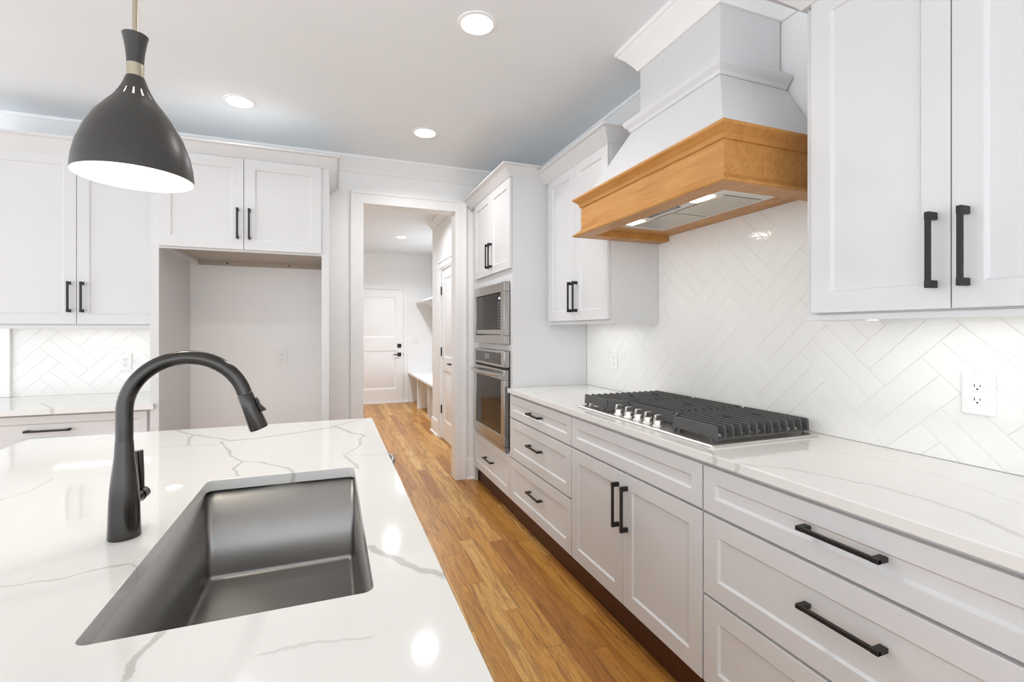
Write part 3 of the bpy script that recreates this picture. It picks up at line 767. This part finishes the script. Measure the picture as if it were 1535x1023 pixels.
GT, GB = 0.062, 0.014
secs = [(1.287, 1.594), (1.600, 1.905), (1.911, 2.205)]
FXS = [1.252 + 0.0369 * i for i in range(13)]
for si, (ya, yb) in enumerate(secs):
    b = MB(); ycut = {0: 1.512, 2: 1.985}.get(si)
    def fin(X, y0, y1, th=0.0035, low=True):
        x = X - 1.45; a, c = y0 - 1.722, y1 - 1.722; e = 0.006
        zl = 0.030 if low else GB + 0.006
        P = [(a, GB), (a + 0.012, GB), (a + 0.02, zl), (c - 0.02, zl), (c - 0.012, GB), (c, GB), (c - 0.003, GT - e), (c - 0.003 - e, GT), (a + 0.003 + e, GT), (a + 0.003, GT - e)]
        b.prism(P, 'x', x - th, x + th)
    for i, X in enumerate(FXS):
        y0, y1 = ya, yb
        if i < 2:
            if si == 1: continue
            sh = 0.03 if i == 1 else 0
            if si == 0: y1 = ycut + sh
            else: y0 = ycut - sh
        first = (i == 0); last = (i == 12)
        # fins part around the burner heads
        gaps = {0: (1.41, 1.45), 1: (1.72, 1.76), 2: (2.04, 2.08)}[si]
        if i in (5, 9) and si != 1 or (i == 7 and si == 1):
            fin(X, y0, gaps[0]); fin(X, gaps[1], y1)
        else: fin(X, y0, y1, 0.0045 if (first or last) else 0.0033, not (first or last))
    # cross bars under the fins and outer frame
    xs0 = FXS[0] if si != 1 else FXS[2]
    for yy in (ya + 0.006, (ya + yb) / 2 - 0.06, (ya + yb) / 2 + 0.06, yb - 0.006):
        f0 = FXS[0] if (si == 0 and yy < ycut) or (si == 2 and yy > ycut) else FXS[2]
        b.box(f0 - 1.45, FXS[12] - 1.45, yy - 0.006 - 1.722, yy + 0.006 - 1.722, GB, GB + 0.007)
    # front closing plates
    if si == 1: b.box(FXS[2] - 0.0045 - 1.45, FXS[2] + 0.0045 - 1.45, ya - 1.722, yb - 1.722, GB, GT)
    else:
        ye, yo = (ycut, ycut + 0.06) if si == 0 else (ycut, ycut - 0.06)
        p, q = Vector(cl(FXS[0], ye)), Vector(cl(FXS[2], yo)); dd = (q - p).normalized(); nn = Vector((-dd.y, dd.x)) * 0.0045
        b.prism([tuple(p - nn), tuple(q - nn), tuple(q + nn), tuple(p + nn)], 'z', GB, GT)
        yf = yb if si == 0 else ya
        b.box(FXS[2] - 0.0045 - 1.45, FXS[2] + 0.0045 - 1.45, min(yo, yf) - 1.722, max(yo, yf) - 1.722, GB, GT)
    for fx_ in (FXS[0] if si != 1 else FXS[2], FXS[12]):
        for yy in (ya + 0.025, yb - 0.025):
            if si == 0 and fx_ == FXS[0] and yy > ycut: yy = ycut - 0.03
            if si == 2 and fx_ == FXS[0] and yy < ycut: yy = ycut + 0.03
            b.cyl((fx_ - 1.45, yy - 1.722, 0.0046), (fx_ - 1.45, yy - 1.722, GB + 0.004), 0.006, seg=10)
    tag(b.build('grate', M['iron'], ck, ang=30), 'black cast-iron grate of long thin fins')

# ------------------------------------------------------------------ back wall: fridge surround
YF = 3.40
fr = thing('fridge_surround_cabinet', 'white fridge surround with two doors above an empty alcove', 'cabinet', (-0.964, YF, 0))
fw = 0.902; FD = YB - 0.002 - YF
for x0, x1 in ((-0.043, 0.0), (fw, fw + 0.047)):
    MB().box(x0, x1, 0, FD, 0, 2.395).build('side_panel', M['cab'], fr)
b = MB(); b.box(0, fw, 0.0, 0.02, 1.806, 2.395); b.box(0, fw, 0.02, FD, 1.83, 2.395); b.box(0, 0.055, 0.02, FD, 1.806, 1.83)
bd = b.build('body', M['cab'], fr)
MB().box(0.055, fw - 0.0, 0.02, FD - 0.02, 1.824, 1.8299).build('underside_panel', M['underside'], fr)
nl = MB().box(0.055, fw, FD - 0.022, FD - 0.001, 1.794, 1.824).build('nailer_strip', M['underside'], fr)
for xx in (0.24, 0.66): MB().cyl((xx, FD - 0.024, 1.809), (xx, FD - 0.021, 1.809), 0.006, seg=12).build('screw', M['black'], nl)
for k in (0, 1):
    x0, x1 = (0.002, 0.4485) if k == 0 else (0.4515, fw - 0.002)
    d = shaker('door', fr, x0, x1, 1.818, 2.388, 0.062); pull(d, (x1 - x0 - 0.031) if k == 0 else 0.031, 0.16, True)
crown_part(fr, [(-0.043, FD), (-0.043, 0), (fw + 0.047, 0), (fw + 0.047, FD)][::-1], 2.388, 2.466, 0.068)

# left run
LY = 3.741
lw = thing('upper_cabinet', 'white two-door wall cabinet on the left, above the small tiled worktop', 'cabinet', (-1.98, LY, 1.345), 0, 'white wall cabinets')
ww = -1.0075 + 1.98
MB().box(0, ww, 0, YB - 0.012 - LY, 0, 1.055).build('body', M['cab'], lw)
for k in (0, 1):
    x0, x1 = (0.006, 0.4965) if k == 0 else (0.4995, ww - 0.006)
    d = shaker('door', lw, x0, x1, 0.006, 1.052, 0.062); pull(d, (x1 - x0 - 0.031) if k == 0 else 0.031, 0.168, True)
MB().box(0, ww, -0.004, 0.015, -0.022, 0.0).build('light_rail', M['cab'], lw)
crown_part(lw, [(0, YB - 0.012 - LY), (0, -0.02), (ww, -0.02)][::-1], 1.05, 1.145, 0.075)
lb = thing('drawer_base_cabinet', 'white drawer base cabinet on the left behind the island, below the small worktop', 'cabinet', (-1.96, 3.437, 0), 0)
bw = -1.0075 + 1.96
MB().box(-0.43, bw, 0, YB - 0.004 - 3.437, 0.1, 0.8455).build('body', M['cab'], lb)
MB().box(-0.43, bw, 0.07, 0.09, 0, 0.1).build('toe_kick', M['cab'], lb)
for z0, z1 in ((0.665, 0.832), (0.40, 0.655), (0.13, 0.39)):
    d = shaker('drawer', lb, 0.003, bw - 0.02, z0, z1, 0.042 if z1 > 0.8 else 0.06); pull(d, 0.475, 0.752 - z0 if z1 > 0.8 else (z1 - z0) / 2, False, 0.2)
b = MB(); b.box(-2.4, -1.0085, 3.398, YB - 0.002, 0.846, ZL); b.box(-1.0085, -0.985, 3.374, 3.398, 0.846, ZL); b.box(-2.4, -1.0085, 3.374, 3.398, 0.846, ZL)
tag(b.build('countertop', M['quartz_left']), 'small white quartz worktop on the left beside the fridge alcove', 'worktop')
struct('trim_7', MB().box(-2.40, -1.9535, YB - 0.03, YB - 0.001, 0.877, 1.344), M['trim'], bevel=0.002)

# ------------------------------------------------------------------ island
IX0, IX1, IY0, IY1 = -1.12, 0.186, 0.06, 2.438
HX0, HX1, HY0, HY1 = -0.331, 0.066, 0.814, 1.578
bm = bmesh.new()
def loop(P, z):
    vs = [bm.verts.new((x, y, z)) for x, y in P]
    return vs, [bm.edges.new((vs[i], vs[(i + 1) % len(vs)])) for i in range(len(vs))]
outer = rrect(IX0, IX1, IY0, IY1, 0.003, 2); inner = rrect(HX0, HX1, HY0, HY1, 0.018, 6)
v1, e1 = loop(outer, ZI); v2, e2 = loop(inner, ZI)
bmesh.ops.triangle_fill(bm, use_beauty=True, edges=e1 + e2)
top = list(bm.faces)
ret = bmesh.ops.extrude_face_region(bm, geom=top)
bmesh.ops.translate(bm, vec=(0, 0, -0.03), verts=[g for g in ret['geom'] if isinstance(g, bmesh.types.BMVert)])
bmesh.ops.recalc_face_normals(bm, faces=bm.faces)
me = bpy.data.meshes.new('island_countertop'); bm.to_mesh(me); bm.free(); me.materials.append(M['quartz_island'])
me.polygons.foreach_set('use_smooth', [True] * len(me.polygons)); me.set_sharp_from_angle(angle=math.radians(30))
it = bpy.data.objects.new('island_countertop', me); COL.objects.link(it)
bv = it.modifiers.new('bevel', 'BEVEL'); bv.width = 0.002; bv.segments = 2; bv.limit_method = 'ANGLE'; bv.angle_limit = math.radians(50)
tag(it, 'white veined quartz island top with the sink cut into it', 'worktop')
isl = thing('island_base_cabinet', 'white island base under the sink worktop', 'cabinet', (-0.35, 1.25, 0))
b = MB()
def il(x0, x1, y0, y1, z0, z1): b.box(x0 + 0.35, x1 + 0.35, y0 - 1.25, y1 - 1.25, z0, z1)
il(-0.78, -0.38, 0.10, 1.625, 0.10, 0.8495); il(-0.38, 0.14, 0.10, 0.76, 0.10, 0.8495)
il(-0.38, 0.14, 0.76, 1.625, 0.10, 0.55); il(0.112, 0.14, 0.76, 1.625, 0.55, 0.8495); il(-0.38, 0.14, 1.60, 1.625, 0.55, 0.8495)
il(-0.72, 0.07, 0.16, 1.625, 0.0, 0.10)
b.build('body', M['cab'], isl)
ie = thing('island_back_cabinet', 'white island cabinet behind the dishwasher, under the far end of the island top', 'cabinet', (-0.6, 2.0, 0))
MB().box(-0.18, 0.2, -0.37, 0.40, 0.0, 0.8495).build('body', M['cab'], ie)
MB().box(0.2, 0.74, 0.235, 0.40, 0.0, 0.8495).build('end_panel', M['cab'], ie)
pan = thing('dishwasher', 'stainless dishwasher in the island, its bowed handle just showing past the worktop edge', 'dishwasher', (0.14, 1.63, 0.0), PI / 2)
b = MB(); b.box(0.002, 0.594, -0.022, 0.48, 0.10, 0.846); b.build('body', M['steel'], pan, bevel=0.002)
hb = MB(); n = 14
hb.tube([(0.12 + 0.26 * i / n, -0.03 - 0.05 * math.sin(PI * i / n) ** 0.8, 0.815) for i in range(n + 1)], 0.010, 14)
for xx in (0.12, 0.38): hb.box(xx - 0.01, xx + 0.01, -0.03, -0.02, 0.805, 0.825)
hb.build('handle', M['steel'], pan)

# sink
sk = thing('sink', 'undermount stainless steel sink basin cut into the island top', 'sink', ((HX0 + HX1) / 2, (HY0 + HY1) / 2, 0.596))
sx, sy = (HX1 - HX0) / 2 + 0.003, (HY1 - HY0) / 2 + 0.003
bm = bmesh.new(); bmesh.ops.create_cube(bm, size=1.0, matrix=Matrix.Diagonal((2 * sx, 2 * sy, 0.254, 1)) @ Matrix.Translation((0, 0, 0.5)))
for v in bm.verts:
    if v.co.z < 0.1: v.co.x *= 0.975; v.co.y *= 0.985
bmesh.ops.delete(bm, geom=[f for f in bm.faces if f.calc_center_median().z > 0.25], context='FACES_ONLY')
ed = [e for e in bm.edges if not e.is_boundary]
bmesh.ops.bevel(bm, geom=ed, offset=0.014, segments=4, profile=0.5, affect='EDGES')
bmesh.ops.recalc_face_normals(bm, faces=bm.faces); bmesh.ops.reverse_faces(bm, faces=bm.faces)
me = bpy.data.meshes.new('basin'); bm.to_mesh(me); bm.free(); me.materials.append(M['sink'])
me.polygons.foreach_set('use_smooth', [True] * len(me.polygons)); me.set_sharp_from_angle(angle=math.radians(28))
bs = bpy.data.objects.new('basin', me); COL.objects.link(bs); bs.parent = sk
sol = bs.modifiers.new('solidify', 'SOLIDIFY'); sol.thickness = 0.0015; sol.offset = -1
MB().sweep([(-sx, -sy), (-sx, sy), (sx, sy), (sx, -sy)], [(0.0, 0.2515), (0.012, 0.2515), (0.012, 0.2535), (0.0, 0.2535)], True).build('rim_flange', M['sink'], sk)
dn = MB().lathe([(0.0, 0.0012), (0.03, 0.0012), (0.034, 0.003), (0.045, 0.0032), (0.047, 0.0005)], (0.03, -0.1, 0.0), 40).build('drain', M['chrome'], sk)
MB().lathe([(0.0, 0.004), (0.026, 0.004), (0.028, 0.002), (0.028, 0.0013)], (0.03, -0.1, 0), 32).build('strainer', M['steel'], dn)

# faucet ------------------------------------------------------------------------
FXC, FYC = -0.404, 1.213
fc = thing('faucet', 'dark brushed pull-down faucet with an arched neck beside the sink', 'faucet', (FXC, FYC, ZI + 0.0003), 0)
MB().lathe([(0.0, 0.0), (0.0285, 0.0), (0.0287, 0.004), (0.0275, 0.03), (0.0262, 0.075), (0.0242, 0.105), (0.0205, 0.14), (0.0172, 0.17), (0.0158, 0.198), (0.0153, 0.2), (0.0, 0.2)], (0, 0, 0), 48).build('body', M['faucet'], fc, ang=50)
P = [(0, 0, 0.2), (0, 0, 0.235)]; cz, Rr = 1.139 - ZI, 0.1125
for i in range(33):
    a = PI - i / 32 * math.radians(163); P.append((Rr + Rr * math.cos(a), 0, cz + Rr * math.sin(a)))
e = Vector(P[-1]); d = (Vector(P[-1]) - Vector(P[-2])).normalized(); P.append(tuple(e + d * 0.004))
MB().tube(P, 0.0152, 32).build('spout', M['faucet'], fc, ang=50)
e = e + d * 0.005
sp = MB().tube([e, e + d * 0.001, e + d * 0.03, e + d * 0.082, e + d * 0.085], [0.0150, 0.0158, 0.0168, 0.0196, 0.0185], 32).build('spray_head', M['faucet'], fc, ang=50)
nrm = Vector((-d.z, 0, d.x)); nrm = nrm if nrm.x > 0 else -nrm
q0 = e + d * 0.016 + nrm * 0.0150; q1 = e + d * 0.05 + nrm * 0.0165
b = MB()
def slab(p, q, hw, t0, t1):
    s_ = Vector((0, 1, 0)) * hw
    vs = [p - s_, p + s_, q + s_, q - s_, p - s_ + nrm * t0, p + s_ + nrm * t0, q + s_ + nrm * t1, q - s_ + nrm * t1]
    b.add(vs, [(0, 1, 2, 3), (4, 5, 6, 7), (0, 1, 5, 4), (1, 2, 6, 5), (2, 3, 7, 6), (3, 0, 4, 7)])
slab(q0, q1, 0.008, 0.004, 0.004); mid = (q0 + q1) / 2
slab(q0 + nrm * 0.002 + d * 0.004, mid + nrm * 0.002, 0.0075, 0.004, 0.003); slab(mid + nrm * 0.002, q1 + nrm * 0.002, 0.0075, 0.003, 0.0095)
tag(b.build('spray_button', M['black'], sp, bevel=0.001), 'black rocker button')
lv = MB().cyl((0.004, 0.012, 0.068), (0.009, 0.050, 0.068), 0.0125, seg=28).cyl((0.0092, 0.052, 0.068), (0.011, 0.076, 0.068), 0.0137, 0.0127, seg=28).build('valve_barrel', M['faucet'], fc, ang=40)
MB().tube([(0.0100, 0.064, 0.075), (0.0085, 0.064, 0.11), (0.005, 0.064, 0.164)], [0.0055, 0.0068, 0.0082], 20).build('lever', M['faucet'], lv, ang=40)
hc = MB().lathe([(0.0, 0.0062), (0.012, 0.0058), (0.0185, 0.0035), (0.0205, 0.001), (0.0205, 0.0), (0.0, 0.0)], (0, 0, 0), 40).build('hole_cover', M['plate'], loc=(-0.402, 1.545, ZI + 0.0003))
tag(hc, 'round white hole cover on the island top beside the faucet', 'hole cover')

# ------------------------------------------------------------------ pendant
PX, PY = -0.462, 1.455
pd = thing('pendant_lamp', 'black metal pendant lamp with brass collar and rod hanging over the island', 'lamp', (PX, PY, 1.69))
prof = [(0.1245, 0.004), (0.1243, 0.012), (0.1215, 0.04), (0.1150, 0.072), (0.1010, 0.112), (0.0820, 0.150), (0.0600, 0.181), (0.0450, 0.2005), (0.0335, 0.221), (0.0255, 0.240), (0.0195, 0.258)]
slots = lambda i, j: i == 7 and j % 5 == 1
sh = MB().lathe(prof, seg=72, skip=slots); 
sh.build('shade', M['shade'], pd, ang=60)
MB().lathe([(r - 0.002, z + (0.0008 if i == 0 else 0)) for i, (r, z) in enumerate(prof)], seg=72, skip=slots).lathe([(0.1245, 0.004), (0.1225, 0.0035), (0.1225, 0.0048)], seg=72).build('shade_lining', M['shade_in'], pd, ang=60)['label'] = 'white enamelled inside of the shade'
tag(MB().lathe([(0.0, 0.258), (0.0185, 0.258), (0.0185, 0.29), (0.0, 0.29)], seg=40).build('collar', M['brass'], pd), 'brass collar')
MB().lathe([(0.0, 0.29), (0.0178, 0.29), (0.0185, 0.305), (0.0205, 0.325), (0.0245, 0.35), (0.0275, 0.363), (0.0255, 0.363), (0.02, 0.352), (0.0, 0.35)], seg=48).build('cap', M['shade'], pd, ang=40)
tag(MB().cyl((0, 0, 0.35), (0, 0, ZCEIL - 1.69 - 0.02), 0.006, seg=20).build('rod', M['brass'], pd), 'brass rod')
MB().lathe([(0, ZCEIL - 1.69), (0.06, ZCEIL - 1.69), (0.06, ZCEIL - 1.69 - 0.018), (0.055, ZCEIL - 1.69 - 0.022), (0, ZCEIL - 1.69 - 0.022)], seg=40).build('ceiling_canopy', M['brass'], pd)
MB().cyl((0, 0, 0.16), (0, 0, 0.235), 0.016, seg=20).build('socket', M['shade_in'], pd)
MB().lathe([(0.0, 0.058), (0.018, 0.062), (0.03, 0.08), (0.031, 0.1), (0.02, 0.135), (0.013, 0.16), (0, 0.16)], seg=32).build('bulb', M['bulb'], pd, ang=60)
l = bpy.data.lights.new('pendant_light', 'POINT'); l.energy = PEND_W; l.color = (1, 0.95, 0.86); l.shadow_soft_size = 0.03
o = bpy.data.objects.new('pendant_light', l); COL.objects.link(o); o.parent = pd; o.location = (0, 0, 0.05)

# ------------------------------------------------------------------ recessed lights
def downlight(label, x, y, power, r=0.07, color=(0.98, 0.98, 0.985)):
    t = thing('recessed_light', label, 'ceiling light', (x, y, ZCEIL), 0, 'recessed ceiling lights')
    MB().lathe([(r, -0.004), (r + 0.003, -0.007), (r + 0.018, -0.004), (r + 0.02, -0.0003), (r, -0.0003)], seg=48, closed=True).build('trim_ring', M['trim'], t, ang=50)
    MB().lathe([(0.0, -0.0105), (r * 0.6, -0.0095), (r * 0.93, -0.007), (r, -0.0045), (r, -0.001), (0, -0.001)], seg=48).build('lens', M['lamp'], t)
    area_light('recessed_lamp', t, (0, 0, -0.014), r * 2, power, color, spread=math.radians(150))
    return t
downlight('large round recessed light in the ceiling, highest of those in full view', 0.622, 2.086, DOWN_W)
downlight('round recessed light in the ceiling just right of the pendant lamp', -0.526, 3.31, DOWN_W * 0.35)
downlight('round recessed light in the ceiling in front of the doorway', 0.619, 3.367, DOWN_W * 1.5)
downlight('recessed light cut off by the top left corner of the photo', -0.53, 2.02, DOWN_W)
downlight('recessed light in the mudroom ceiling seen through the doorway', 0.98, 7.24, MUD_W * 1.3, color=(0.9, 0.965, 1.05))
downlight('recessed light in the mudroom ceiling just inside the doorway, hidden by its head', 0.60, 5.20, MUD_W * 0.6, color=(0.9, 0.965, 1.05))

# ------------------------------------------------------------------ mudroom bench and shelf
bn = thing('mudroom_bench', 'white built-in bench with open shoe cubbies in the mudroom', 'bench', (1.55, 7.5, 0))
def bl(b, x0, x1, y0, y1, z0, z1): return b.box(x0 - 1.55, x1 - 1.55, y0 - 7.5, y1 - 7.5, z0, z1)
bl(MB(), 1.325, 1.758, 6.25, MY - 0.002, 0.505, 0.54).build('seat', M['trim'], bn, bevel=0.003)
for yy in (8.02, 7.08, 6.26):
    bl(MB(), 1.345, 1.757, yy, yy + 0.03, 0.0, 0.505).build('divider', M['trim'], bn, bevel=0.001)
bl(MB(), 1.345, 1.757, MY - 0.025, MY - 0.002, 0.0, 0.505).build('divider', M['trim'], bn)
bl(MB(), 1.74, 1.757, 6.29, MY - 0.025, 0.0, 0.505).build('back_panel', M['trim'], bn)
sf = thing('mudroom_shelf', 'white coat shelf on brackets high above the mudroom bench', 'shelf', (1.62, 7.5, 1.78))
b = MB().box(1.455 - 1.62, 1.757 - 1.62, 6.235 - 7.5, MY - 0.002 - 7.5, 0.03, 0.055); b.build('board', M['trim'], sf, bevel=0.002)
MB().box(1.735 - 1.62, 1.757 - 1.62, 6.235 - 7.5, MY - 0.03 - 7.5, -0.06, 0.03).build('wall_cleat', M['trim'], sf)
MB().box(1.475 - 1.62, 1.735 - 1.62, MY - 0.024 - 7.5, MY - 0.002 - 7.5, -0.06, 0.03).build('end_cleat', M['trim'], sf)
for yy in (6.95, 7.9): MB().prism([(1.475 - 1.62, 0.03), (1.735 - 1.62, 0.03), (1.735 - 1.62, -0.2), (1.71 - 1.62, -0.2), (1.475 - 1.62, 0.0)], 'y', yy - 0.012 - 7.5, yy + 0.012 - 7.5).build('bracket', M['trim'], sf)
sw = thing('light_switch', 'white switch plate on the mudroom end wall above the bench', 'switch', (1.455, MY, 1.11))
MB().box(-0.06, 0.06, -0.006, -0.0003, -0.06, 0.06).build('plate', M['plate'], sw, bevel=0.002)
for xx in (-0.024, 0.024): MB().box(xx - 0.016, xx + 0.016, -0.009, -0.005, -0.033, 0.033).build('rocker', M['plate'], sw, bevel=0.001)
